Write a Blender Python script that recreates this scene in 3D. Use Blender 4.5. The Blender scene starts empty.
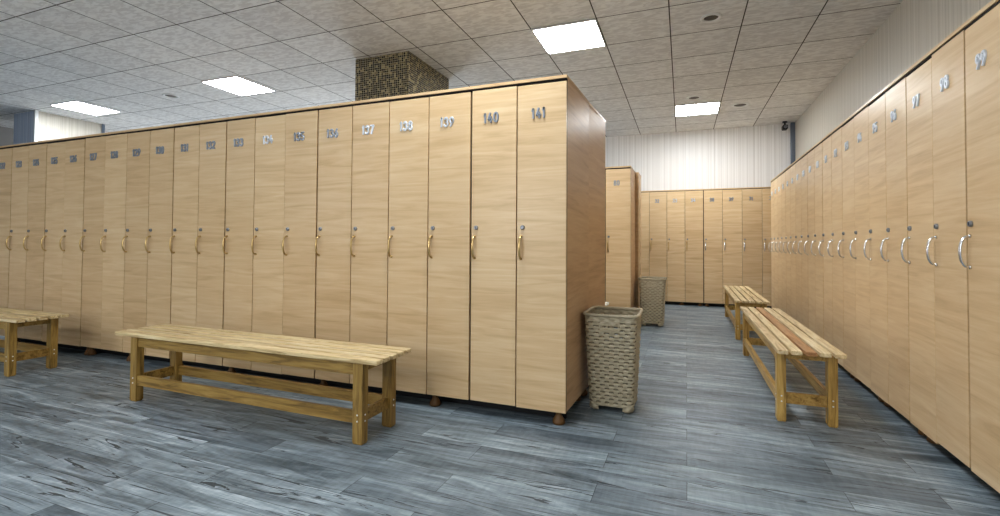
import bpy, bmesh, math, random
from mathutils import Matrix, Vector
random.seed(7)
PI = math.pi
sc = bpy.context.scene
C = sc.collection

# ------------------------------------------------------------------ helpers
def link(o, parent=None):
    C.objects.link(o)
    if parent: o.parent = parent
    return o

def obj(name, bm, mat, parent=None, loc=None, smooth=False):
    me = bpy.data.meshes.new(name)
    bm.to_mesh(me); bm.free()
    for m in (mat if isinstance(mat, (list, tuple)) else [mat]): me.materials.append(m)
    if smooth:
        for p in me.polygons: p.use_smooth = True
    o = bpy.data.objects.new(name, me)
    link(o, parent)
    if loc: o.location = loc
    return o

def inst(name, me, parent=None, loc=None):
    o = bpy.data.objects.new(name, me)
    link(o, parent)
    if loc: o.location = loc
    return o

def tag(o, label=None, cat=None, group=None, kind=None):
    if label: o['label'] = label
    if cat: o['category'] = cat
    if group: o['group'] = group
    if kind: o['kind'] = kind
    return o

def thing(name, label, cat, loc=(0, 0, 0), rz=0, group=None):
    o = bpy.data.objects.new(name, None)
    o.empty_display_size = .1
    link(o)
    o.location = loc; o.rotation_euler = (0, 0, rz)
    return tag(o, label, cat, group)

def box(bm, x0, x1, y0, y1, z0, z1, bev=0, mi=0, seg=2):
    r = bmesh.ops.create_cube(bm, size=1)
    vs = r['verts']
    for v in vs:
        v.co = Vector((x0 + (v.co.x + .5) * (x1 - x0), y0 + (v.co.y + .5) * (y1 - y0), z0 + (v.co.z + .5) * (z1 - z0)))
    fs = set(f for v in vs for f in v.link_faces)
    for f in fs: f.material_index = mi
    if bev:
        es = list(set(e for v in vs for e in v.link_edges))
        r2 = bmesh.ops.bevel(bm, geom=es, offset=bev, segments=seg, affect='EDGES', profile=.5)
        for f in r2['faces']: f.material_index = mi
    return vs

def newbox(*a, **k):
    bm = bmesh.new(); box(bm, *a, **k); return bm

def lathe(bm, prof, n=24, axis='Z', cx=0, cy=0, cz=0, close=True):
    rings = []
    for r, h in prof:
        ring = []
        for i in range(n):
            a = 2 * PI * i / n
            if axis == 'Z': co = (cx + r * math.cos(a), cy + r * math.sin(a), cz + h)
            else: co = (cx + r * math.cos(a), cy + h, cz + r * math.sin(a))
            ring.append(bm.verts.new(co))
        rings.append(ring)
    for a, b in zip(rings, rings[1:]):
        for i in range(n):
            bm.faces.new((a[i], a[(i + 1) % n], b[(i + 1) % n], b[i]))
    if close:
        bm.faces.new(rings[0][::-1]); bm.faces.new(rings[-1])
    bmesh.ops.recalc_face_normals(bm, faces=bm.faces[:])

def sweep(bm, pts, rx, n=10, up=Vector((1, 0, 0))):
    """tube along pts, elliptical section: rx = list of (radius across 'up', radius other)"""
    rings = []
    P = [Vector(p) for p in pts]
    for i, p in enumerate(P):
        t = (P[min(i + 1, len(P) - 1)] - P[max(i - 1, 0)]).normalized()
        a = up.normalized(); b = t.cross(a).normalized()
        r1, r2 = rx[i]
        rings.append([bm.verts.new(p + a * r1 * math.cos(2 * PI * k / n) + b * r2 * math.sin(2 * PI * k / n)) for k in range(n)])
    for a, b in zip(rings, rings[1:]):
        for k in range(n): bm.faces.new((a[k], a[(k + 1) % n], b[(k + 1) % n], b[k]))
    bm.faces.new(rings[0][::-1]); bm.faces.new(rings[-1])
    bmesh.ops.recalc_face_normals(bm, faces=bm.faces[:])

# ------------------------------------------------------------------ materials
def lin(r, g, b):
    f = lambda c: (c / 255 / 12.92) if c / 255 <= .04045 else ((c / 255 + .055) / 1.055) ** 2.4
    return (f(r), f(g), f(b), 1)

class NT:
    def __init__(s, name):
        s.m = bpy.data.materials.new(name); s.m.use_nodes = True
        s.t = s.m.node_tree; s.t.nodes.clear()
        s.out = s.n('ShaderNodeOutputMaterial'); s.b = s.n('ShaderNodeBsdfPrincipled')
        s.l(s.b.outputs[0], s.out.inputs[0])
    def n(s, ty, **k):
        x = s.t.nodes.new(ty)
        for a, v in k.items(): setattr(x, a, v)
        return x
    def l(s, a, b): s.t.links.new(a, b)
    def set(s, node, **k):
        for a, v in k.items(): node.inputs[a.replace('_', ' ')].default_value = v
        return node
    def math(s, op, a, b=None, clamp=False):
        x = s.n('ShaderNodeMath', operation=op, use_clamp=clamp)
        for i, v in enumerate((a, b)):
            if v is None: continue
            if isinstance(v, (int, float)): x.inputs[i].default_value = v
            else: s.l(v, x.inputs[i])
        return x.outputs[0]
    def ramp(s, fac, stops, interp='LINEAR'):
        x = s.n('ShaderNodeValToRGB'); x.color_ramp.interpolation = interp
        e = x.color_ramp.elements
        while len(e) < len(stops): e.new(.5)
        for i, (p, c) in enumerate(stops): e[i].position = p; e[i].color = c
        s.l(fac, x.inputs[0]); return x.outputs[0]
    def mix(s, fac, a, b, blend='MIX'):
        x = s.n('ShaderNodeMix', data_type='RGBA', blend_type=blend)
        for i, v in ((0, fac), (6, a), (7, b)):
            if isinstance(v, (int, float)): x.inputs[i].default_value = v
            elif isinstance(v, tuple): x.inputs[i].default_value = v
            else: s.l(v, x.inputs[i])
        return x.outputs[2]
    def coords(s, scale=(1, 1, 1), rnd=0):
        tc = s.n('ShaderNodeTexCoord'); mp = s.n('ShaderNodeMapping')
        mp.inputs['Scale'].default_value = scale
        s.l(tc.outputs['Object'], mp.inputs[0])
        if rnd:
            oi = s.n('ShaderNodeObjectInfo')
            v = s.n('ShaderNodeVectorMath', operation='SCALE'); v.inputs[0].default_value = (1.3, .7, 1.9)
            s.l(s.math('MULTIPLY', oi.outputs['Random'], rnd), v.inputs[3])
            a = s.n('ShaderNodeVectorMath', operation='ADD')
            s.l(mp.outputs[0], a.inputs[0]); s.l(v.outputs[0], a.inputs[1])
            return a.outputs[0]
        return mp.outputs[0]
    def noise(s, vec, scale, detail=4, rough=.5, dist=0):
        x = s.n('ShaderNodeTexNoise'); s.l(vec, x.inputs['Vector'])
        s.set(x, Scale=scale, Detail=detail, Roughness=rough, Distortion=dist)
        return x.outputs['Fac']
    def bump(s, h, strength, dist=.01):
        x = s.n('ShaderNodeBump'); s.set(x, Strength=strength, Distance=dist)
        s.l(h, x.inputs['Height']); s.l(x.outputs[0], s.b.inputs['Normal'])

def plain(name, col, rough=.5, metal=0, spec=.5, emit=None, es=0):
    t = NT(name); t.set(t.b, Base_Color=col, Roughness=rough, Metallic=metal)
    t.b.inputs['Specular IOR Level'].default_value = spec
    if emit: t.b.inputs['Emission Color'].default_value = emit; t.b.inputs['Emission Strength'].default_value = es
    return t.m

def laminate(name, c_dark, c_mid, c_light, rough=.34, axis='x'):
    """beech laminate, grain running across the door"""
    t = NT(name)
    sc1 = (1.1, 1.1, 14) if axis == 'x' else (14, 1.1, 1.1)
    v = t.coords(sc1, rnd=37)
    n1 = t.noise(v, 1.6, 5, .55, 1.1)
    v2 = t.coords((2.5, 2.5, 90), rnd=11)
    n2 = t.noise(v2, 2.2, 3, .6, .3)
    v3 = t.coords((.8, .8, 1.6), rnd=23)
    n3 = t.noise(v3, 1.4, 2, .5, .5)
    f = t.math('ADD', t.math('MULTIPLY', n1, .68), t.math('ADD', t.math('MULTIPLY', n2, .2), t.math('MULTIPLY', n3, .22)))
    col = t.ramp(f, [(.36, c_dark), (.52, c_mid), (.70, c_light)])
    oi = t.n('ShaderNodeObjectInfo')
    tint = t.ramp(oi.outputs['Random'], [(0, (.94, .92, .90, 1)), (1, (1.03, 1.03, 1.03, 1))])
    col = t.mix(1.0, col, tint, 'MULTIPLY')
    t.l(col, t.b.inputs['Base Color'])
    t.set(t.b, Roughness=rough)
    t.b.inputs['Specular IOR Level'].default_value = .4
    t.bump(n2, .04, .002)
    return t.m

M = {}
M['door'] = laminate('beech_laminate', lin(192, 163, 124), lin(208, 180, 141), lin(218, 194, 158))
M['carcass'] = laminate('beech_side_laminate', lin(188, 153, 116), lin(208, 175, 137), lin(219, 190, 154), rough=.38)
M['edge'] = plain('dark_gap_shade', lin(30, 24, 19), .8)  # shade of the narrow gaps round the doors, put into the colour
M['topboard'] = laminate('beech_top_board', lin(186, 156, 118), lin(207, 178, 138), lin(217, 192, 156))
M['foot'] = plain('turned_foot_wood', lin(112, 82, 48), .5)
M['chrome'] = plain('polished_chrome', (.72, .74, .77, 1), .22, 1)
M['darkchrome'] = plain('dull_grey_metal', (.30, .31, .33, 1), .35, 1)
M['digit'] = plain('silver_plastic_digit', (.66, .70, .76, 1), .3, .45)
M['lockmetal'] = plain('brushed_lock_metal', (.34, .35, .37, 1), .42, .9)
M['digit_dark'] = plain('grey_blue_digit', (.30, .33, .38, 1), .3, .4)
M['brass'] = plain('satin_brass', (.62, .45, .22, 1), .3, 1)
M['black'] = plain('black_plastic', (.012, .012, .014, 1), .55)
M['slot'] = plain('dark_key_slot', (.02, .02, .02, 1), .6)
M['reflector'] = plain('shaded_reflector', lin(84, 80, 74), .5)
M['white'] = plain('white_metal', lin(225, 226, 226), .4)
M['grey'] = plain('grey_metal', lin(150, 152, 156), .45, .3)
M['trim'] = plain('blue_grey_trim', lin(118, 128, 142), .4, .4)
M['lamp'] = plain('lamp_diffuser', (.9, .92, .95, 1), .5, emit=(.93, .97, 1.0, 1), es=36)
M['mirror'] = plain('cream_panel', lin(205, 203, 198), .3)
M['basket'] = None

def bench_wood(name, d, m, l, rough=.45, upright=False):
    t = NT(name)
    v = t.coords((26, 26, 2.4) if upright else (2.0, 26, 26), rnd=41)
    n1 = t.noise(v, 1.3, 6, .62, 1.2)
    v2 = t.coords((9, 9, 9), rnd=17)
    n2 = t.noise(v2, 1.2, 4, .6, 0)
    col = t.ramp(n1, [(.3, d), (.5, m), (.68, l)])
    col = t.mix(t.math('MULTIPLY', t.math('GREATER_THAN', n2, .70), .22), col, d)
    oi = t.n('ShaderNodeObjectInfo')
    tint = t.ramp(oi.outputs['Random'], [(0, (.86, .82, .78, 1)), (.5, (1, 1, 1, 1)), (1, (1.06, 1.05, 1.0, 1))])
    col = t.mix(1.0, col, tint, 'MULTIPLY')
    t.l(col, t.b.inputs['Base Color'])
    t.set(t.b, Roughness=rough)
    t.bump(n1, .18, .004)
    return t.m
M['slat'] = bench_wood('worn_pine_slat', lin(160, 134, 94), lin(210, 189, 148), lin(232, 217, 184))
M['slat_red'] = bench_wood('reddish_pine_slat', lin(140, 98, 60), lin(186, 144, 100), lin(205, 168, 124))
M['frame'] = bench_wood('varnished_pine_frame', lin(96, 74, 36), lin(148, 119, 64), lin(172, 143, 84), .38)
M['frame_leg'] = bench_wood('varnished_pine_leg', lin(100, 78, 38), lin(150, 121, 66), lin(172, 143, 84), .38, True)
M['pale'] = bench_wood('reflection_white_slat', lin(205, 200, 190), lin(228, 226, 220), lin(238, 237, 233))  # wood whitened in its colour to stand for reflected light

def floor_mat():
    t = NT('grey_wood_vinyl')
    tc = t.n('ShaderNodeTexCoord')
    def brick(c1, c2, mortar, ms):
        b = t.n('ShaderNodeTexBrick', offset=.37, offset_frequency=2, squash=1)
        t.l(tc.outputs['Object'], b.inputs['Vector'])
        t.set(b, Color1=c1, Color2=c2, Mortar=mortar, Scale=1.0, Mortar_Size=ms, Mortar_Smooth=.3, Bias=0, Brick_Width=.92, Row_Height=.152)
        return b
    b = brick((0, 0, 0, 1), (1, 1, 1, 1), (.5, .5, .5, 1), 0.0)
    seam = brick((1, 1, 1, 1), (1, 1, 1, 1), (0, 0, 0, 1), .0016)
    sh = t.n('ShaderNodeVectorMath', operation='SCALE'); sh.inputs[0].default_value = (17, 9, 23)
    t.l(b.outputs['Color'], sh.inputs[3])
    def vec(scale):
        mp = t.n('ShaderNodeMapping'); mp.inputs['Scale'].default_value = scale
        t.l(tc.outputs['Object'], mp.inputs[0])
        a = t.n('ShaderNodeVectorMath', operation='ADD'); t.l(mp.outputs[0], a.inputs[0]); t.l(sh.outputs[0], a.inputs[1])
        return a.outputs[0]
    n1 = t.noise(vec((1.3, 9, 1)), 1.5, 8, .66, .9)
    n2 = t.noise(vec((3, 46, 1)), 1.7, 6, .7, .6)
    n3 = t.noise(vec((26, 4, 1)), 2.0, 4, .65, .2)      # cross saw marks
    n4 = t.noise(vec((.55, 9, 1)), 1.1, 4, .55, .7)      # dark cracks
    f = t.math('ADD', t.math('MULTIPLY', n1, .67), t.math('ADD', t.math('MULTIPLY', n2, .22), t.math('MULTIPLY', n3, .11)))
    col = t.ramp(f, [(.30, lin(54, 62, 68)), (.43, lin(103, 115, 123)), (.54, lin(138, 151, 160)), (.68, lin(186, 199, 207))])
    bt = t.ramp(b.outputs['Color'], [(0, (.66, .67, .69, 1)), (.5, (.92, .92, .92, 1)), (1, (1.18, 1.17, 1.16, 1))])
    col = t.mix(1.0, col, bt, 'MULTIPLY')
    crack = t.math('LESS_THAN', t.math('ABSOLUTE', t.math('SUBTRACT', n4, .5)), .008)
    crack = t.math('MULTIPLY', crack, t.math('GREATER_THAN', n1, .47))
    col = t.mix(t.math('MULTIPLY', crack, .75), col, lin(30, 33, 38))
    col = t.mix(1.0, col, t.mix(.6, (1, 1, 1, 1), seam.outputs['Color']), 'MULTIPLY')
    t.l(col, t.b.inputs['Base Color'])
    r = t.ramp(n2, [(.3, (.36, .36, .36, 1)), (.7, (.52, .52, .52, 1))])
    t.l(r, t.b.inputs['Roughness'])
    t.b.inputs['Specular IOR Level'].default_value = .5
    t.bump(t.math('MULTIPLY', f, seam.outputs['Fac']), .10, .004)
    return t.m
M['floor'] = floor_mat()

def ceiling_mat():
    t = NT('mineral_ceiling_tile')
    tc = t.n('ShaderNodeTexCoord')
    b = t.n('ShaderNodeTexBrick', offset=0, offset_frequency=2, squash=1)
    t.l(tc.outputs['Object'], b.inputs['Vector'])
    t.set(b, Color1=(0, 0, 0, 1), Color2=(1, 1, 1, 1), Mortar=(.5, .5, .5, 1), Scale=1.0, Mortar_Size=.0052, Mortar_Smooth=.1, Bias=0, Brick_Width=.6, Row_Height=.6)
    sh = t.n('ShaderNodeVectorMath', operation='SCALE'); sh.inputs[0].default_value = (7, 13, 3)
    t.l(b.outputs['Color'], sh.inputs[3])
    mp = t.n('ShaderNodeMapping'); mp.inputs['Scale'].default_value = (1, 1.0, 1)
    t.l(tc.outputs['Object'], mp.inputs[0])
    a = t.n('ShaderNodeVectorMath', operation='ADD'); t.l(mp.outputs[0], a.inputs[0]); t.l(sh.outputs[0], a.inputs[1])
    mp2 = t.n('ShaderNodeMapping'); mp2.inputs['Scale'].default_value = (11, 26, 1)
    t.l(a.outputs[0], mp2.inputs[0])
    n = t.noise(mp2.outputs[0], 1.0, 3, .5, .8)
    blot = t.ramp(n, [(.42, (0, 0, 0, 1)), (.58, (1, 1, 1, 1))])
    n2 = t.noise(a.outputs[0], 60, 3, .6)
    col = t.mix(blot, lin(210, 209, 208), lin(228, 228, 227))
    tint = t.ramp(b.outputs['Color'], [(0, (.95, .95, .95, 1)), (1, (1.03, 1.03, 1.03, 1))])
    col = t.mix(1.0, col, tint, 'MULTIPLY')
    col = t.mix(b.outputs['Fac'], col, lin(66, 62, 58))
    t.l(col, t.b.inputs['Base Color'])
    t.set(t.b, Roughness=.75)
    t.b.inputs['Specular IOR Level'].default_value = .25
    t.bump(t.math('ADD', blot, t.math('MULTIPLY', n2, .4)), .12, .004)
    return t.m
M['ceiling'] = ceiling_mat()

def ribbed(name, axis, c1, c2, rough=.45, pitch=.1):
    t = NT(name)
    tc = t.n('ShaderNodeTexCoord'); sp = t.n('ShaderNodeSeparateXYZ'); t.l(tc.outputs['Object'], sp.inputs[0])
    x = sp.outputs[axis]
    fr = t.math('FRACT', t.math('MULTIPLY', x, 1 / pitch))
    groove = t.math('LESS_THAN', t.math('ABSOLUTE', t.math('SUBTRACT', fr, .5)), .07)
    n = t.n('ShaderNodeTexNoise', noise_dimensions='1D'); t.l(t.math('MULTIPLY', x, 1.0), n.inputs['W']); t.set(n, Scale=32, Detail=4, Roughness=.7)
    col = t.ramp(n.outputs['Fac'], [(.35, c1), (.65, c2)])
    col = t.mix(t.math('MULTIPLY', groove, .12), col, lin(120, 114, 106))
    t.l(col, t.b.inputs['Base Color']); t.set(t.b, Roughness=rough)
    t.bump(t.math('SUBTRACT', 1.0, groove), .25, .004)
    return t.m
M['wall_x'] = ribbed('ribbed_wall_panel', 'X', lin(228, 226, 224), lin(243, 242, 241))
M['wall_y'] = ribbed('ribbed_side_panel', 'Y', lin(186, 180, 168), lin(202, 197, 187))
M['wall_dark'] = plain('grey_plaster', lin(150, 148, 146), .7)
M['steel'] = ribbed('blue_steel_panel', 'X', lin(158, 172, 196), lin(202, 211, 224), .35, .15)

def mosaic():
    t = NT('glass_mosaic')
    tc = t.n('ShaderNodeTexCoord'); sp = t.n('ShaderNodeSeparateXYZ'); t.l(tc.outputs['Object'], sp.inputs[0])
    geo = t.n('ShaderNodeNewGeometry'); sn = t.n('ShaderNodeSeparateXYZ'); t.l(geo.outputs['True Normal'], sn.inputs[0])
    side = t.math('GREATER_THAN', t.math('ABSOLUTE', sn.outputs['X']), .5)
    u = t.math('ADD', t.math('MULTIPLY', sp.outputs['X'], t.math('SUBTRACT', 1.0, side)), t.math('MULTIPLY', sp.outputs['Y'], side))
    S = 1 / .0225
    us = t.math('MULTIPLY', u, S); vs = t.math('MULTIPLY', sp.outputs['Z'], S)
    cv = t.n('ShaderNodeCombineXYZ')
    t.l(t.math('FLOOR', us), cv.inputs[0]); t.l(t.math('FLOOR', vs), cv.inputs[1]); t.l(side, cv.inputs[2])
    wn = t.n('ShaderNodeTexWhiteNoise', noise_dimensions='3D'); t.l(cv.outputs[0], wn.inputs['Vector'])
    col = t.ramp(wn.outputs['Value'], [(0, lin(22, 22, 20)), (.34, lin(66, 62, 44)), (.56, lin(112, 104, 76)), (.74, lin(150, 140, 108)), (.9, lin(44, 46, 46))], 'CONSTANT')
    d = lambda q: t.math('ABSOLUTE', t.math('SUBTRACT', t.math('FRACT', q), .5))
    mort = t.math('GREATER_THAN', t.math('MAXIMUM', d(us), d(vs)), .42)
    col = t.mix(mort, col, lin(176, 168, 146))
    t.l(col, t.b.inputs['Base Color'])
    t.l(t.math('ADD', t.math('MULTIPLY', mort, .5), .15), t.b.inputs['Roughness'])
    t.bump(t.math('SUBTRACT', 1.0, mort), .3, .002)
    return t.m
M['mosaic'] = mosaic()

def basket_mat():
    t = NT('taupe_woven_plastic')
    v = t.coords((40, 40, 160))
    n = t.noise(v, 1.0, 3, .6)
    col = t.ramp(n, [(.3, lin(172, 161, 136)), (.7, lin(196, 186, 162))])
    t.l(col, t.b.inputs['Base Color']); t.set(t.b, Roughness=.42)
    return t.m
M['basket'] = basket_mat()
M['weave_shade'] = plain('weave_shade_brown', lin(112, 101, 82), .5)  # crevice shade between the strands, painted as a darker colour

# ------------------------------------------------------------------ setting
FLOOR_X0, FLOOR_X1, FLOOR_Y0, FLOOR_Y1 = -11.05, 1.63, -4.2, 8.86
CEIL = 2.957
def slab(name, x0, x1, y0, y1, z0, z1, mat, kind='structure'):
    return tag(obj(name, newbox(x0, x1, y0, y1, z0, z1), mat), kind=kind)

slab('floor', FLOOR_X0 - .1, FLOOR_X1 + .1, FLOOR_Y0 - .1, FLOOR_Y1 + .1, -.1, 0, M['floor'])
# ceiling: object origin on a tile corner so the tiles fall on the 0.6 m grid
TX, TY = -.1307, 4.1528
CR = .007       # the grid is a hair out of square with the lockers
bm = newbox(FLOOR_X0 - .2 - TX, FLOOR_X1 + .2 - TX, FLOOR_Y0 - .2 - TY, FLOOR_Y1 + .2 - TY, 0, .1)
co_ = obj('ceiling', bm, M['ceiling'], loc=(TX, TY, CEIL)); co_.rotation_euler = (0, 0, CR); tag(co_, kind='structure')
slab('wall_back', FLOOR_X0 - .1, FLOOR_X1 + .1, FLOOR_Y1, FLOOR_Y1 + .1, 0, CEIL, M['wall_x'])
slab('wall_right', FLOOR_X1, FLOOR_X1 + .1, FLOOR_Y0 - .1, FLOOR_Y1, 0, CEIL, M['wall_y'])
slab('wall_left', FLOOR_X0 - .1, FLOOR_X0, FLOOR_Y0 - .1, FLOOR_Y1, 0, CEIL, M['wall_dark'])
slab('wall_front', FLOOR_X0 - .1, FLOOR_X1 + .1, FLOOR_Y0 - .1, FLOOR_Y0, 0, CEIL, M['wall_dark'])
# protruding boxed pier at far left, cream on the side, steel blue on the front
bm = newbox(-9.79, -9.19, 4.12, 5.02, 0, CEIL)
for f in bm.faces:
    f.material_index = 1 if f.normal.y < -.5 else 0
tag(obj('wall_pier', bm, [M['wall_y'], M['steel']]), kind='structure')
bm = bmesh.new(); box(bm, -9.215, -9.18, 4.105, 4.145, 0, CEIL); tag(obj('trim_1', bm, M['white']), kind='structure')
bm = bmesh.new(); box(bm, -9.205, -9.175, 4.99, 5.03, 0, CEIL); tag(obj('trim_2', bm, M['trim']), kind='structure')
bm = bmesh.new(); box(bm, FLOOR_X1 - .06, FLOOR_X1, FLOOR_Y1 - .06, FLOOR_Y1, 0, CEIL, .004); tag(obj('trim_3', bm, M['trim']), kind='structure')
# mosaic pillar behind the left bank
bm = newbox(-3.325, -2.66, 4.18, 5.07, 0, CEIL)
tag(obj('wall_pillar', bm, M['mosaic']), kind='structure')

# framed panel and grey strip on the pier
t = thing('wall_mirror', 'black framed mirror on the cream pier at far left, only its top showing', 'mirror', (-9.19, 4.63, .55))
bm = bmesh.new()
box(bm, 0, .03, -.18, -.155, 0, 1.14); box(bm, 0, .03, .155, .18, 0, 1.14); box(bm, 0, .03, -.155, .155, 0, .025); box(bm, 0, .03, -.155, .155, 1.115, 1.14)
obj('mirror_frame', bm, M['black'], t)
obj('mirror_glass', newbox(0, .015, -.155, .155, .025, 1.115), M['mirror'], t)
tag(obj('wall_strip', newbox(-9.19, -9.165, 4.36, 4.395, .3, 1.76, .003), M['grey']), 'narrow grey upright strip on the cream pier beside the black framed mirror', 'strip')

# ------------------------------------------------------------------ ceiling fittings
def ceiling_light(k, m, label, dn=0, dy=0):
    gx, gy = .6 * k + .3, .6 * m + .3
    x = TX + gx * math.cos(CR) - gy * math.sin(CR) + dn; y = TY + gx * math.sin(CR) + gy * math.cos(CR)
    t = thing('ceiling_light', label, 'light', (x, y + dy, CEIL), CR + .01 * (dn < 0), 'square ceiling light panels')
    bm = bmesh.new()
    w = .296
    for a in ((-w, w, -w, -w + .012), (-w, w, w - .012, w), (-w, -w + .012, -w + .012, w - .012), (w - .012, w, -w + .012, w - .012)):
        box(bm, a[0], a[1], a[2], a[3], -.012, 0)
    obj('light_frame', bm, M['white'], t)
    obj('diffuser', newbox(-w + .012, w - .012, -w + .012, w - .012, -.010, -.002), M['lamp'], t)
ceiling_light(-2, 0, 'glowing square ceiling panel above locker 141, the largest in view')
ceiling_light(-9, 0, 'glowing square ceiling panel above lockers 132 to 135 of the left bank', -.04, -.045)
ceiling_light(-14, 0, 'glowing square ceiling panel at far left beside the cream pier', -.07, -.09)
ceiling_light(0, 5, 'glowing square ceiling panel near the back wall, smallest in view')
for k, m, lab in ((-2, -10, 'ceiling panel behind the camera over the near aisle, right of three'), (-9, -10, 'ceiling panel behind the camera over the near aisle, middle of three'), (-14, -10, 'ceiling panel behind the camera over the near aisle, left of three'),
                  (-2, -4, 'ceiling panel overhead in the near aisle, above the near end'),):
    ceiling_light(k, m, lab)

def downlight(x, y, r, label):
    t = thing('ceiling_downlight', label, 'downlight', (x, y, CEIL), 0, 'round recessed fittings in the ceiling')
    bm = bmesh.new(); lathe(bm, [(r, 0), (r, -.006), (r * .93, -.012), (r * .72, -.010), (r * .70, 0)], 32, close=False)
    obj('ring', bm, M['white'], t, smooth=True)
    bm = bmesh.new(); lathe(bm, [(.001, -.003), (r * .45, -.004), (r * .71, -.001), (r * .71, 0)], 32, close=False)
    obj('reflector', bm, M['reflector'], t, smooth=True)
downlight(.203, 4.484, .085, 'round recessed downlight nearest the camera, right of the largest ceiling panel')
downlight(.10, 6.86, .095, 'round recessed downlight just before the ceiling panel near the back wall')
downlight(.71, 7.44, .115, 'round recessed fitting right of the ceiling panel near the back wall')
downlight(-6.50, 4.336, .10, 'round recessed downlight between the two left ceiling panels')

# camera in the corner
t = thing('security_camera', 'small black security camera under the ceiling in the far right corner', 'camera', (1.47, 8.70, CEIL))
bm = bmesh.new(); lathe(bm, [(.035, 0), (.035, -.015), (.012, -.02), (.012, -.07)], 16)
obj('bracket', bm, M['black'], t, smooth=False)
bm = bmesh.new(); box(bm, -.04, .03, -.085, .05, -.135, -.065, .012); obj('camera_body', bm, M['black'], t)
bm = bmesh.new(); lathe(bm, [(.026, -.085), (.026, -.10), (.02, -.10), (.012, -.092)], 16, axis='Y', cx=-.005, cz=-.10); obj('lens', bm, M['darkchrome'], t)

# ------------------------------------------------------------------ lockers
FT = 1.862      # door top
FB = .075       # door bottom
BOARD0, BOARD1 = 1.8755, 1.893
DT = .018       # door thickness
mesh_cache = {}
def carcass_mesh(w, d, zb, zt):
    key = ('c', round(w, 4), round(d, 4), round(zb, 3), round(zt, 3))
    if key not in mesh_cache:
        bm = newbox(-w / 2 + .0004, w / 2 - .0004, DT + .003, d, zb + .001, zt, 0)
        bm.normal_update()
        for f in bm.faces:
            if f.normal.y < -.5: f.material_index = 1
        me = bpy.data.meshes.new('carcass'); bm.to_mesh(me); bm.free()
        me.materials.append(M['carcass']); me.materials.append(M['edge'])
        mesh_cache[key] = me
    return mesh_cache[key]
def door_mesh(x0, x1, z0, z1):
    key = ('d', round(x0, 4), round(x1, 4), round(z0, 4), round(z1, 4))
    if key not in mesh_cache:
        bm = newbox(x0, x1, 0, DT, z0, z1, .0012, seg=1)
        me = bpy.data.meshes.new('door'); bm.to_mesh(me); bm.free()
        me.materials.append(M['door']); mesh_cache[key] = me
    return mesh_cache[key]
def foot_mesh(h):
    key = ('f', round(h, 3))
    if key not in mesh_cache:
        bm = bmesh.new()
        lathe(bm, [(.026, h), (.026, h * .93), (.016, h * .86), (.017, h * .6), (.024, h * .45), (.033, h * .25), (.034, h * .08), (.031, 0)], 24)
        me = bpy.data.meshes.new('foot'); bm.to_mesh(me); bm.free(); me.materials.append(M['foot'])
        for p in me.polygons: p.use_smooth = len(p.vertices) == 4
        mesh_cache[key] = me
    return mesh_cache[key]
def handle_mesh(kind):
    if ('h', kind) not in mesh_cache:
        bm = bmesh.new(); pts = []; rad = []
        N = 18
        for i in range(N + 1):
            a = PI * i / N
            z = -.063 * math.cos(a); y = -.004 - .030 * math.sin(a) ** .8 if 0 < i < N else 0
            pts.append((0, y, z)); rad.append((.0048 + .0030 * math.sin(a), .0042 + .0008 * math.sin(a)))
        sweep(bm, pts, rad, 10)
        for z in (-.063, .063):
            lathe(bm, [(.0075, 0), (.007, -.005), (.004, -.008)], 12, axis='Y', cz=z)
        me = bpy.data.meshes.new('handle'); bm.to_mesh(me); bm.free(); me.materials.append(M[kind])
        for p in me.polygons: p.use_smooth = True
        mesh_cache[('h', kind)] = me
    return mesh_cache[('h', kind)]
def lock_mesh():
    if 'lock' not in mesh_cache:
        bm = bmesh.new()
        lathe(bm, [(.0125, 0), (.0125, -.006), (.0105, -.010), (.0085, -.011), (.0085, -.009), (.001, -.009)], 20, axis='Y', close=False)
        n = len(bm.faces)
        box(bm, -.0012, .0012, -.0105, -.0088, -.006, .006, mi=1)
        me = bpy.data.meshes.new('lock'); bm.to_mesh(me); bm.free(); me.materials.append(M['lockmetal']); me.materials.append(M['slot'])
        mesh_cache['lock'] = me
    return mesh_cache['lock']
def arc(cx, cz, rx, rz, a0, a1, n=12):
    return [(cx + rx * math.cos(math.radians(a0 + (a1 - a0) * i / n)), cz + rz * math.sin(math.radians(a0 + (a1 - a0) * i / n))) for i in range(n + 1)]
# strokes on a 1 x 2 grid, x 0..1, z 0..2
DIGITS = {
    '0': [arc(.5, 1.3, .5, .7, 0, 180) + arc(.5, .7, .5, .7, 180, 360) + [(1.0, 1.3)]],
    '1': [[(.05, 1.55), (.55, 2.0)], [(.6, 2.0), (.6, 0)]],
    '2': [arc(.5, 1.48, .5, .52, 165, -25) + [(.72, .88), (.05, .04)], [(0, 0), (1, 0)]],
    '3': [arc(.47, 1.52, .46, .48, 160, -90), arc(.47, .53, .53, .53, 90, -160)],
    '4': [[(.55, 2.0), (.0, .62)], [(0, .58), (1.05, .58)], [(.72, 1.15), (.72, 0)]],
    '5': [[(.1, 2.0), (.95, 2.0)], [(.12, 1.95), (.06, 1.1)], arc(.46, .62, .54, .62, 135, -155)],
    '6': [[(.78, 2.0), (.08, .95)], arc(.5, .62, .5, .62, 150, 510, 18)],
    '7': [[(0, 2.0), (1.0, 2.0)], [(.97, 1.95), (.38, 0)]],
    '8': [arc(.5, 1.52, .42, .48, -90, 270, 18), arc(.5, .53, .5, .53, 90, 450, 18)],
    '9': [arc(.5, 1.38, .5, .62, 330, -30, 18), [(.92, 1.05), (.22, 0)]],
}
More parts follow.
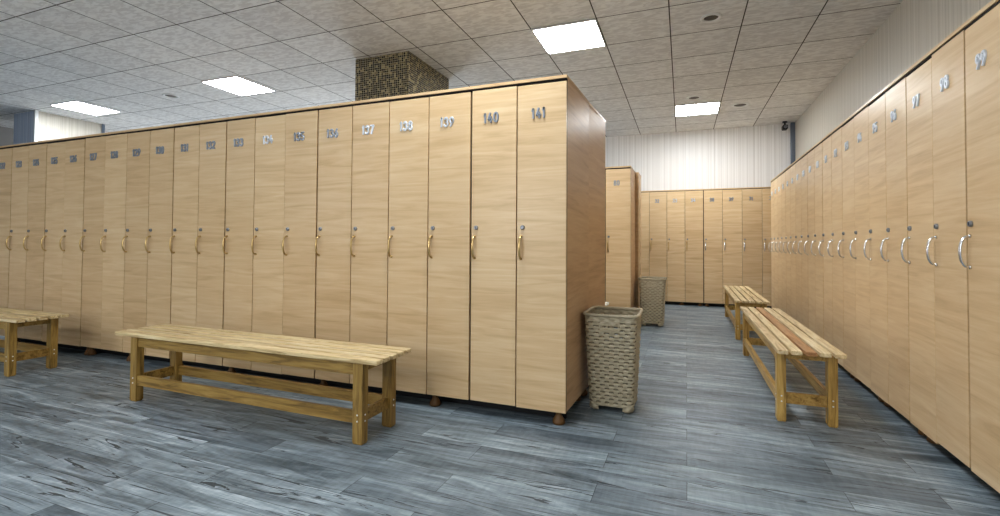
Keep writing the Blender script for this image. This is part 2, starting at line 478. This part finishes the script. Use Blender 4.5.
def number_mesh(txt, mat='digit', h=.062):
    key = ('n', txt, mat)
    if key not in mesh_cache:
        bm = bmesh.new()
        r = .0057; u = (h - 2 * r) / 2
        adv = {'1': .0245}
        widths = [adv.get(c, .0365) for c in txt]
        x = -sum(widths) / 2
        for c, wd in zip(txt, widths):
            dw = wd - 2 * r - .0036
            for st in DIGITS[c]:
                pts = [(x + r + .0018 + p[0] * (dw if c != '1' else dw), 0, -h / 2 + r + p[1] * u) for p in st]
                ext = [pts[0]] + pts + [pts[-1]]
                d0 = (Vector(pts[0]) - Vector(pts[1])).normalized(); d1 = (Vector(pts[-1]) - Vector(pts[-2])).normalized()
                closed = (Vector(pts[0]) - Vector(pts[-1])).length < 1e-4
                if not closed:
                    ext = [tuple(Vector(pts[0]) + d0 * r * .75), tuple(Vector(pts[0]) + d0 * r * .45)] + pts + [tuple(Vector(pts[-1]) + d1 * r * .45), tuple(Vector(pts[-1]) + d1 * r * .75)]
                    rad = [.5, .9] + [1] * len(pts) + [.9, .5]
                else:
                    ext = pts; rad = [1] * len(pts)
                P = [Vector(p) for p in ext]; rings = []
                for i, p in enumerate(P):
                    if closed: t = P[(i + 1) % (len(P) - 1)] - P[(i - 1) % (len(P) - 1)]
                    else: t = P[min(i + 1, len(P) - 1)] - P[max(i - 1, 0)]
                    t.normalize(); b = t.cross(Vector((0, 1, 0))).normalized(); k = rad[i] * r
                    sec = [(-1, .003), (-1, -.0015), (-.7, -.0042), (.7, -.0042), (1, -.0015), (1, .003)]
                    rings.append([bm.verts.new(p + b * k * q[0] + Vector((0, q[1], 0))) for q in sec])
                for a, b2 in zip(rings, rings[1:]):
                    for q in range(6): bm.faces.new((a[q], a[(q + 1) % 6], b2[(q + 1) % 6], b2[q]))
                if not closed: bm.faces.new(rings[0][::-1]); bm.faces.new(rings[-1])
            x += wd
        bmesh.ops.recalc_face_normals(bm, faces=bm.faces[:])
        me = bpy.data.meshes.new('number'); bm.to_mesh(me); bm.free(); me.materials.append(M[mat])
        mesh_cache[key] = me
    return mesh_cache[key]

def locker(num, label, loc, rz, w, depth, gl, gr, group, handle='brass', feet=(), fy=.05, skew=None, zb=FB, zt=FT, bd=BOARD0, dz=0, digit='digit', name='locker', plain_door=False, nrot=0):
    t = thing(name, label, 'locker', loc, rz, group)
    if skew:
        bm = newbox(-w / 2 + .0004, w / 2 - .0004, DT + .003, depth, zb + .001, bd, 0)
        for v in bm.verts:
            if v.co.x > 0: v.co.x = w / 2 + skew[1] if (v.co.y > depth / 2) else w / 2 + skew[0]
        for v in bm.verts:
            if v.co.x < 0 and len(skew) > 2: v.co.x = -w / 2 + (skew[3] if v.co.y > depth / 2 else skew[2])
        bm.normal_update()
        for f in bm.faces:
            if f.normal.y < -.9: f.material_index = 1
        obj('carcass', bm, [M['carcass'], M['edge']], t)
    else: inst('carcass', carcass_mesh(w, depth, zb, bd), t)
    key = ('g', round(w, 4), round(zt, 4))
    if key not in mesh_cache:
        bm = newbox(-w / 2 + .0004, w / 2 - .0004, .002, DT + .002, zt + .004, bd)
        me = bpy.data.meshes.new('shade_strip'); bm.to_mesh(me); bm.free(); me.materials.append(M['edge']); mesh_cache[key] = me
    tag(inst('shade_strip', mesh_cache[key], t), 'dark strip standing in for shade above the door')  # added strip painting the shadow line under the top board
    d = inst('door', door_mesh(-w / 2 + gl / 2, w / 2 - gr / 2, zb + dz, zt + dz), t)
    if not plain_door:
        hz = 0.956
        tag(inst('handle', handle_mesh(handle), d, (-w / 2 + .027, 0, hz)), {'brass': 'brass bow handle', 'chrome': 'chrome bow handle'}[handle])
        inst('lock', lock_mesh(), d, (-w / 2 + .036, 0, 1.068))
        if num:
            n = inst('number', number_mesh(str(num), digit), d, (-.016, -.003, 1.698))
            n.rotation_euler = (0, nrot, 0)
    for fx in feet:
        inst('foot', foot_mesh(zb), t, (fx * (w / 2 - .05), fy, 0))
        inst('foot', foot_mesh(zb), t, (fx * (w / 2 - .05), depth - .06, 0))
    if not feet: inst('foot', foot_mesh(zb), t, (0, depth - .06, 0))
    return t
random.seed(3)
G0, GB, GI = .0060, .0125, .0014
# ---- left bank, 122 .. 141, front at Y = 2.506
LW, LY, LX = .2827, 2.506, -.600
gap = {n: G0 for n in range(121, 142)}
for n in (122, 124, 126, 130, 132, 135, 139): gap[n] = GB - .001 * (n % 3)
for n in (125, 127, 134): gap[n] = GI
bold = (122, 124, 126, 128, 130, 132, 135, 138)
near = {141: 'end locker of the left bank at the corridor corner', 140: 'second locker from the corridor corner of the left bank', 139: 'behind the right end of the long front bench',
        122: 'at the left edge of the photo, partly cut off', 123: 'behind the left cut-off bench', 124: 'behind the left cut-off bench', 127: 'in the gap between the two front benches'}
NL = {}
for n in range(122, 142):
    x = LX - (141 - n) * LW - LW / 2
    feet = []
    if (n - 1) in bold: feet.append(-1.18)
    if n == 127: feet.append(-.75)
    if n == 141: feet.append(1)
    where = near.get(n, 'in the left bank behind the long bench' if 129 <= n <= 138 else 'in the left bank')
    dig = 'digit' if n in (134, 137, 138, 139) else 'digit_dark'
    NL[n] = locker(n, 'beech locker numbered %d, brass handle, %s' % (n, where), (x, LY, 0), 0, LW, .53, gap[n - 1], gap.get(n, G0) if n < 141 else .001,
           'numbered lockers of the left bank', 'brass', feet, dz=random.uniform(-.0025, .0025), digit=dig, nrot=random.uniform(-.03, .03), skew=(0, .019) if n == 141 else None)
# ---- back to back half of the left bank, facing the second aisle
for i in range(8):
    x = -.583 - i * LW - LW / 2
    lab = 'beech locker back to back behind locker 141, only its side panel showing' if i == 0 else 'tall beech locker on the hidden side of the left bank'
    locker(None, lab, (x, 3.545, 0), PI, LW, .505, G0, G0, 'lockers on the hidden side of the left bank', 'brass', [1] if i % 2 else [-1], skew=(0, 0, -.030, .002) if i == 0 else None)
# ---- right row, 99 (near) .. 81 (far)
RA = .0098865
RW = .28678
rd = Vector((math.sin(RA), math.cos(RA), 0))
R0 = Vector((1.0642, 2.4979, 0))       # boundary 98 | 99
rgap = {n: G0 for n in range(80, 100)}
for n, v in ((98, .011), (96, .008), (90, .013), (88, .010), (84, .010), (95, .005)): rgap[n] = v
for n in (97, 94, 93, 95): rgap[n] = GI if n != 95 else .004
rbold = (98, 96, 94, 92, 90, 88, 86, 84, 82)
rnear = {99: 'nearest the camera, cut off by the right edge', 98: 'second nearest the camera', 81: 'last at the far end', 82: 'second from the far end'}
for n in range(81, 100):
    c = R0 + rd * RW * (98 - n + .5)
    feet = []
    if n in rbold: feet.append(1)
    if (n - 1) in rbold: feet.append(-1)
    if n == 81: feet.append(-1)
    if n >= 98: feet = []
    where = rnear.get(n, 'in the right row')
    dz = {98: .006, 97: -.004, 96: 0.0}.get(n, random.uniform(-.003, .003))
    locker(n, 'beech locker numbered %d, chrome handle, %s' % (n, where if 'right' in where else where + ' of the right row'), tuple(c), -PI / 2 - RA, RW, .49, rgap[n - 1], rgap[n], 'numbered lockers of the right row', 'chrome', feet, fy=.085, dz=dz, nrot=random.uniform(-.05, .05))
# ---- far row along the back wall
FS = .88
FY, FX, FWD = 9.3773 * FS, -.6493 * FS, .3137 * FS
fzb, fbd, fb1 = .055, .886 + .976 - .003, .8968 + .976
fz_t = fbd - .010
fnum = {0: '32', 1: '33', 2: '34', 3: '38', 4: '39', 5: '71', 6: '31'}
flab = {0: 'beech back wall locker just right of the far basket, brass handle',
        1: 'beech back wall locker numbered 33, brass handle, second right of the far basket',
        2: 'beech back wall locker left of the wide dark seam, last with a brass handle',
        3: 'beech back wall locker numbered 38, right of the wide dark seam, first with chrome handle',
        4: 'beech back wall locker numbered 39, chrome handle, behind the left end of the far bench',
        5: 'beech back wall locker numbered 71, chrome handle, behind the far bench',
        6: 'beech back wall locker at the corner with the right row, partly hidden'}
fdesc = {-1: 'leftmost in the back wall row, half hidden by the far basket', 0: 'in the back wall row just right of the far basket', 1: 'in the back wall row', 2: 'in the back wall row, left of the wide seam', 3: 'in the back wall row, first with chrome',
         4: 'in the back wall row behind the far bench', 5: 'in the back wall row beyond the far bench', 6: 'in the back wall row at the corner of the right row, partly hidden'}
for i in range(-1, 7):
    x = FX + (i + .5) * FWD
    nm = fnum.get(i)
    hd = 'brass' if i <= 2 else 'chrome'
    if nm: lab = flab[i]
    elif i == -1: lab = 'beech locker ' + fdesc[i]
    else: lab = 'tall beech locker of the back wall row hidden behind other lockers'
    locker(nm, lab, (x, FY, 0), 0, FWD, .50, .011 if i == 3 else .004, .011 if i == 2 else .004, 'lockers along the back wall', hd, [1] if i == 2 else ([-1] if i == 3 else ([1] if i % 2 else [-1])), zb=fzb, zt=fz_t, bd=fbd, digit='digit' if i in (1, 2) else 'digit_dark')
# ---- second bank across the second aisle: locker 80
BX, BY = -.600, 5.68
for i in range(3):
    x = BX - (i + .5) * .288
    n = 80 - i
    lab = ['beech locker numbered 80 with brass handle, beside the far basket', 'tall beech locker left of locker 80, only its edge showing', 'tall beech locker two places left of locker 80, hidden by the left bank'][i]
    locker(n if i == 0 else None, lab, (x, BY, 0), 0, .288, .54, .006, .002 if i == 0 else .006, 'lockers of the second bank', 'brass', [1, -1] if i == 0 else [-1], digit='digit_dark')
for i in range(2):
    x = -.562 - (i + .5) * .288
    lab = ['beech locker back to back behind locker 80, only its narrow side showing', 'tall beech locker hidden on the rear side of the second bank'][i]
    lk = locker(None, lab, (x, 6.62, 0), PI, .288, .398, .005, .005, 'lockers of the second bank', 'brass', [1, -1])

    lk.children[0].data.materials[0] = M['door']
# ---- added black boards that keep the gap under the lockers dark
def shadeboard(x0, x1, y0, y1, h, label, loc=(0, 0, 0), rz=0):
    o = obj('shadeboard', newbox(x0, x1, y0, y1, 0, h), M['black'], loc=loc); o.rotation_euler = (0, 0, rz)
    return tag(o, label, 'shadeboard', 'added black boards blocking light under the lockers')
shadeboard(LX - 20 * LW, LX - .03, LY + .13, LY + .15, FB - .002, 'added black board in the dark gap under the left bank')
shadeboard(.03, RW * 19, .15, .17, FB - .002, 'added black board in the dark gap under the right row', tuple(R0 - rd * RW + rd * RW * 19), -PI / 2 - RA)
shadeboard(FX - FWD, FX + 7 * FWD, FY + .10, FY + .12, fzb - .002, 'added black board in the dark gap under the back wall lockers')
# ---- top boards
def top_board(x0, x1, y0, y1, z0, z1, label, loc=(0, 0, 0), rz=0, group='beech top boards on the lockers', skew=(0, 0)):
    bm = newbox(x0, x1, y0, y1, z0, z1, 0)
    for v in bm.verts:
        if v.co.x > (x0 + x1) / 2: v.co.x += skew[1] if v.co.y > (y0 + y1) / 2 else skew[0]
    bmesh.ops.bevel(bm, geom=bm.edges[:], offset=.0015, segments=1, affect='EDGES')
    o = obj('top_board', bm, M['topboard'], loc=loc)
    o.rotation_euler = (0, 0, rz)
    return tag(o, label, 'top board', group)
def xl(n): return LX - (141 - n) * LW - LW      # left edge of locker n
top_board(xl(136), LX + .002, 0, .53, BOARD0, BOARD1, 'long beech top board over lockers 136 to 141 of the left bank', (0, LY - .004, 0), skew=(0, .019))
top_board(xl(131), xl(136) - .002, 0, .53, BOARD0 + .001, BOARD1 - .001, 'beech top board over lockers 131 to 135 of the left bank', (0, LY - .004, 0))
top_board(xl(127), xl(131) - .002, 0, .53, BOARD0, BOARD1 - .001, 'beech top board over lockers 127 to 130 of the left bank', (0, LY - .004, 0))
top_board(xl(122), xl(127) - .002, 0, .53, BOARD0, BOARD1 - .003, 'beech top board over lockers 122 to 126 at left', (0, LY - .004, 0))
top_board(-.583 - 8 * LW, -.581, 3.04, 3.549, BOARD0, BOARD1, 'beech top board over the rear half of the left bank', skew=(0, .030))
R1 = R0 - rd * RW
top_board(0, RW * 9 - .002, 0, .49, BOARD0, BOARD1, 'beech top board over lockers 91 to 99 of the right row', tuple(R0 - rd * RW + rd * RW * 9 + Vector((-.004, 0, 0))), -PI / 2 - RA)
top_board(0, RW * 10, 0, .49, BOARD0, BOARD1 - .002, 'beech top board over lockers 81 to 90 of the right row', tuple(R0 - rd * RW + rd * RW * 19 + Vector((-.004, 0, 0))), -PI / 2 - RA)
top_board(FX - 1 * FWD, FX + 7 * FWD, FY - .004, FY + .50, fbd, fb1, 'beech top board over the back wall lockers')
top_board(BX - 3 * .288, BX + .002, BY - .004, BY + .54, BOARD0, BOARD1, 'beech top board over locker 80')
top_board(-.562 - 2 * .288, -.560, BY + .542, 6.624, BOARD0, BOARD1, 'beech top board over the locker behind locker 80')

# ------------------------------------------------------------------ benches
def screw_mesh():
    if 'screw' not in mesh_cache:
        bm = bmesh.new(); lathe(bm, [(.0045, 0), (.004, -.002), (.0005, -.0025)], 10, axis='Y', close=False)
        me = bpy.data.meshes.new('screw'); bm.to_mesh(me); bm.free(); me.materials.append(M['white']); mesh_cache['screw'] = me
    return mesh_cache['screw']
BL, BWd, BH = 1.95, .312, .416
M['frame_gold_leg'] = bench_wood('golden_pine_leg', lin(128, 98, 48), lin(182, 149, 86), lin(202, 171, 106), .38, True)
M['frame_gold'] = bench_wood('golden_pine_frame', lin(128, 98, 48), lin(182, 149, 86), lin(202, 171, 106), .38)
def make_bench(name, label, loc, rz, slat_mats, frame=None, shift=0):
    frame = frame or M['frame']
    t = thing(name, label, 'bench', loc, rz, 'slatted wooden benches')
    n = 5; g = .015; sw = (BWd - g * (n - 1)) / n
    rnd = random.Random(sum(map(ord, label)))
    for i in range(n):
        y0 = -BWd / 2 + i * (sw + g)
        e = rnd.uniform(-.006, .006)
        bm = newbox(-BL / 2 + e + shift, BL / 2 + e + shift, y0, y0 + sw, BH - .022 + rnd.uniform(-.0008, .0008), BH, .003)
        obj('slat', bm, slat_mats[i % len(slat_mats)], t)
    lx, ly, lw, ld = .835, .121, .058, .046
    zt = BH - .022
    for sx in (-1, 1):
        for sy in (-1, 1):
            bm = bmesh.new()
            box(bm, sx * lx - lw / 2, sx * lx + lw / 2, sy * ly - ld / 2, sy * ly + ld / 2, .006, zt, .003)
            box(bm, sx * lx - lw / 2 + .004, sx * lx + lw / 2 - .004, sy * ly - ld / 2 + .004, sy * ly + ld / 2 - .004, 0, .006, 0)
            leg = obj('leg', bm, {'varnished_pine_frame': M['frame_leg'], 'golden_pine_frame': M['frame_gold_leg']}.get(frame.name, frame), t)
            for dz in (.112, .142):
                a = inst('screw', screw_mesh(), leg, (sx * lx, sy * (ly + ld / 2), dz)); a.rotation_euler = (0, 0, 0 if sy < 0 else PI)
                a = inst('screw', screw_mesh(), leg, (sx * (lx + lw / 2), sy * ly, dz)); a.rotation_euler = (0, 0, sx * PI / 2)
    for sy in (-1, 1):       # aprons under the slats
        obj('apron', newbox(-lx + lw / 2, lx - lw / 2, sy * (ly + .004) - .011, sy * (ly + .004) + .011, zt - .062, zt, .002), frame, t)
    for sx in (-1, 1):
        obj('cross_rail', newbox(sx * lx - .011, sx * lx + .011, -ly + ld / 2, ly - ld / 2, zt - .048, zt, .002), frame, t)
    for sy in (-1, 1):       # stretchers low down
        obj('stretcher', newbox(-lx + lw / 2, lx - lw / 2, sy * (ly + .006) - .011, sy * (ly + .006) + .011, .098, .158, .002), frame, t)
    for sx in (-1, 1):
        obj('stretcher', newbox(sx * lx - .011, sx * lx + .011, -ly + ld / 2, ly - ld / 2, .098, .158, .002), frame, t)
    return t
S, RD = M['slat'], M['slat_red']
make_bench('bench', 'long slatted wooden bench standing before the left bank, whole in view', (-2.320, 2.055, 0), 0, [S], shift=-.022)
make_bench('bench', 'slatted wooden bench cut off by the left edge of the photo', (-4.415 - BL / 2, 2.055, 0), 0, [S])
make_bench('bench', 'slatted wooden bench by the right row with a reddish middle slat, nearest on that side', (.612, 3.915, 0), PI / 2, [S, S, RD, S, S], M['frame_gold'])
make_bench('bench', 'small far slatted bench in front of the back wall lockers', (.625, 6.36, 0), PI / 2 - .01, [S], M['frame_gold'])
make_bench('bench', 'white bench in the second aisle, only its end showing above the near basket', (-.70 - BL / 2, 4.56, 0), 0, [M['pale']], M['pale'])  # its white stands for reflected light, put into the wood colour

# ------------------------------------------------------------------ baskets
def rrect(u, hx, hy, r):
    """point and outward normal on a rounded rectangle, u = arc length from the middle of the -Y side"""
    sx, sy = 2 * (hx - r), 2 * (hy - r); q = PI * r / 2
    segs = [('l', sx, (-hx + r, -hy), (1, 0), (0, -1)), ('a', q, (hx - r, -hy + r), -PI / 2), ('l', sy, (hx, -hy + r), (0, 1), (1, 0)), ('a', q, (hx - r, hy - r), 0),
            ('l', sx, (hx - r, hy), (-1, 0), (0, 1)), ('a', q, (-hx + r, hy - r), PI / 2), ('l', sy, (-hx, hy - r), (0, -1), (-1, 0)), ('a', q, (-hx + r, -hy + r), PI)]
    tot = 2 * sx + 2 * sy + 4 * q
    d = (u % 1.0) * tot
    for s in segs:
        if d <= s[1] + 1e-9:
            if s[0] == 'l':
                return (s[2][0] + s[3][0] * d, s[2][1] + s[3][1] * d), s[4]
            a = s[3] + d / r
            return (s[2][0] + r * math.cos(a), s[2][1] + r * math.sin(a)), (math.cos(a), math.sin(a))
        d -= s[1]
    return rrect(0, hx, hy, r)
HB = .575
def basket_dims(z):
    k = z / HB
    return .123 + .026 * k, .131 + .045 * k, .030 + .008 * k
def make_basket(label, loc, rz=0):
    t = thing('laundry_basket', label, 'basket', loc, rz, 'woven taupe laundry baskets')
    bm = bmesh.new()
    cells, rows, cu, cv = 40, 27, 8, 5
    z0, z1 = .012, .560
    NU, NV = cells * cu, rows * cv
    ring = []
    for j in range(NV + 1):
        z = z0 + (z1 - z0) * j / NV
        hx, hy, r = basket_dims(z)
        rj = min(j // cv, rows - 1); fv = (j - rj * cv) / cv
        prof = math.sin(PI * min(max(fv, 0), 1)) ** .6
        row = []
        for i in range(NU):
            (x, y), (nx, ny) = rrect(i / NU, hx, hy, r)
            w = math.cos(2 * PI * (i / cu) / 2 + PI * rj)
            d = .0058 * prof * (.30 + .70 * w) if j not in (0, NV) else 0
            row.append(bm.verts.new((x + nx * d, y + ny * d, z)))
        ring.append(row)
    for j in range(NV):
        rj = j // cv; fj = j % cv
        zc = z0 + (z1 - z0) * (j + .5) / NV
        for i in range(NU):
            w = math.cos(2 * PI * ((i + .5) / cu) / 2 + PI * rj)
            a, b = ring[j][i], ring[j][(i + 1) % NU]; c, d = ring[j + 1][(i + 1) % NU], ring[j + 1][i]
            mid = (a.co + c.co) / 2
            hx, hy, r = basket_dims(zc)
            front = abs(mid.x) < .052 and abs(mid.y) > hy - .02
            if mid.y > 0 and front and .487 < zc < .517: continue      # open hand hole at the back
            if mid.y < 0 and front and .494 < zc < .508 and min(abs(mid.x - q) for q in (-.033, 0, .033)) < .0115: continue   # three slots in the front grip
            solid = front and .472 < zc < .532
            foot_cut = zc < .034 and ((abs(mid.x) < .068 and abs(mid.y) > hy - .02) or (abs(mid.y) < .075 and abs(mid.x) > hx - .02))
            if foot_cut: continue
            if not solid and .05 < zc < .53 and fj == 0 and w < -.35: continue   # little gaps of the weave
            fc = bm.faces.new((a, b, c, d))
            if not solid and w < .12 and fj < 2 and .04 < zc < .54: fc.material_index = 1
    bmesh.ops.delete(bm, geom=[v for v in bm.verts if not v.link_faces], context='VERTS')
    body = obj('woven_body', bm, [M['basket'], M['weave_shade']], t, smooth=True)
    md = body.modifiers.new('Solidify', 'SOLIDIFY'); md.thickness = .0022; md.offset = -1
    # base plate
    bm = bmesh.new()
    hx, hy, r = basket_dims(.036)
    vs = [bm.verts.new((*rrect(i / 64, hx - .003, hy - .003, r)[0], .036)) for i in range(64)]
    vb = [bm.verts.new((v.co.x, v.co.y, .040)) for v in vs]
    bm.faces.new(vs[::-1]); bm.faces.new(vb)
    for i in range(64): bm.faces.new((vs[i], vs[(i + 1) % 64], vb[(i + 1) % 64], vb[i]))
    obj('base', bm, M['basket'], t)
    # corner feet
    for sx in (-1, 1):
        for sy in (-1, 1):
            obj('foot', newbox(min(sx * .075, sx * .105), max(sx * .075, sx * .105), min(sy * .085, sy * .113), max(sy * .085, sy * .113), 0, .0355, .003), M['basket'], t)
    # rim: a smooth flat band with rounded rolled edge
    bm = bmesh.new(); N = 96; rings = []
    prof = [(-.004, .554), (.003, .554), (.004, .560), (.012, .561), (.0145, .564), (.0135, .572), (.007, .575), (-.001, .574), (-.004, .568)]
    for i in range(N):
        rg = []
        for (o, z) in prof:
            hx, hy, r = basket_dims(.56)
            (x, y), (nx, ny) = rrect(i / N, hx, hy, r)
            rg.append(bm.verts.new((x + nx * o, y + ny * o, z)))
        rings.append(rg)
    for i in range(N):
        a, b = rings[i], rings[(i + 1) % N]
        for k in range(len(prof)):
            bm.faces.new((a[k], b[k], b[(k + 1) % len(prof)], a[(k + 1) % len(prof)]))
    bmesh.ops.recalc_face_normals(bm, faces=bm.faces[:])
    obj('rim', bm, M['basket'], t, smooth=True)
    # oval grips round the hand holes
    for sy in (-1, 1):
        hx, hy, r = basket_dims(.502)
        bm = bmesh.new(); n = 40; rg = []
        for k in range(n):
            a = 2 * PI * k / n
            sgn = lambda v, e: math.copysign(abs(v) ** e, v)
            cx, cz = .056 * sgn(math.cos(a), .35), .0205 * sgn(math.sin(a), .5)
            ring_ = []
            for (o, y) in ((0, .0), (.006, 0), (.006, .0055), (.001, .0065)):
                f = 1 + o / .03
                ring_.append(bm.verts.new((cx + sgn(math.cos(a), .35) * o, sy * (hy + y), .502 + cz + sgn(math.sin(a), .5) * o)))
            rg.append(ring_)
        for k in range(n):
            a, b = rg[k], rg[(k + 1) % n]
            for q in range(4): bm.faces.new((a[q], b[q], b[(q + 1) % 4], a[(q + 1) % 4]))
        bmesh.ops.recalc_face_normals(bm, faces=bm.faces[:])
        obj('grip', bm, M['basket'], t, smooth=False)
    return t
b1 = make_basket('taupe woven plastic laundry basket standing at the end of the left bank, nearer of two', (-.412, 2.965, 0))
def copy_tree(o, parent=None):
    c = o.copy(); C.objects.link(c)
    if parent: c.parent = parent
    for ch in list(o.children): copy_tree(ch, c)
    return c
b2 = copy_tree(b1); b2.location = (-.385, 6.12, 0)
b2['label'] = 'taupe woven plastic laundry basket beside locker 80 in the corridor, farther of two'

def lamp(name, loc, power, radius, col=(.94, .97, 1.0)):  # unseen fill lights added to brighten the room evenly
    l = bpy.data.lights.new(name, 'POINT'); l.energy = power; l.shadow_soft_size = radius; l.color = col
    o = bpy.data.objects.new(name, l); C.objects.link(o); o.location = loc
lamp('fill_light', (-5.2, -1.4, 1.5), 48, .5)
lamp('fill_light', (-2.2, -1.9, 1.5), 108, .5)
lamp('fill_light', (.75, -2.3, 1.6), 42, .4)
lamp('fill_light', (-4.6, 6.6, 1.2), 85, .4)
lamp('fill_light', (-8.6, 6.6, 1.2), 85, .4)
# ------------------------------------------------------------------ world, camera
w = bpy.data.worlds.new('world'); sc.world = w; w.use_nodes = True
w.node_tree.nodes['Background'].inputs[0].default_value = (.6, .65, .7, 1)
w.node_tree.nodes['Background'].inputs[1].default_value = .1

F_PX, CY = 475.9125, 233.8549
TH, PH, RO = .37326, .02098, .00616
cam = bpy.data.cameras.new('camera'); co = bpy.data.objects.new('camera', cam); C.objects.link(co)
r0 = Vector((math.cos(TH), math.sin(TH), 0)); f0 = Vector((-math.sin(TH), math.cos(TH), 0)); z = Vector((0, 0, 1))
fw = f0 * math.cos(PH) + z * math.sin(PH); u0 = -f0 * math.sin(PH) + z * math.cos(PH)
rt = r0 * math.cos(RO) + u0 * math.sin(RO); up = -r0 * math.sin(RO) + u0 * math.cos(RO)
m = Matrix.Identity(4)
for i in range(3): m[i][0] = rt[i]; m[i][1] = up[i]; m[i][2] = -fw[i]
m[2][3] = .976
co.matrix_world = m
cam.sensor_width = 36; cam.sensor_fit = 'HORIZONTAL'; cam.lens = F_PX * 36 / 1000
cam.shift_y = (CY - 258) / 1000
cam.clip_start = .02
sc.camera = co
sc.view_settings.view_transform = 'Standard'
sc.view_settings.look = 'Medium High Contrast'
sc.view_settings.exposure = 0.05
sc.cycles.use_denoising = True
sc.cycles.max_bounces = 8
sc.cycles.diffuse_bounces = 5
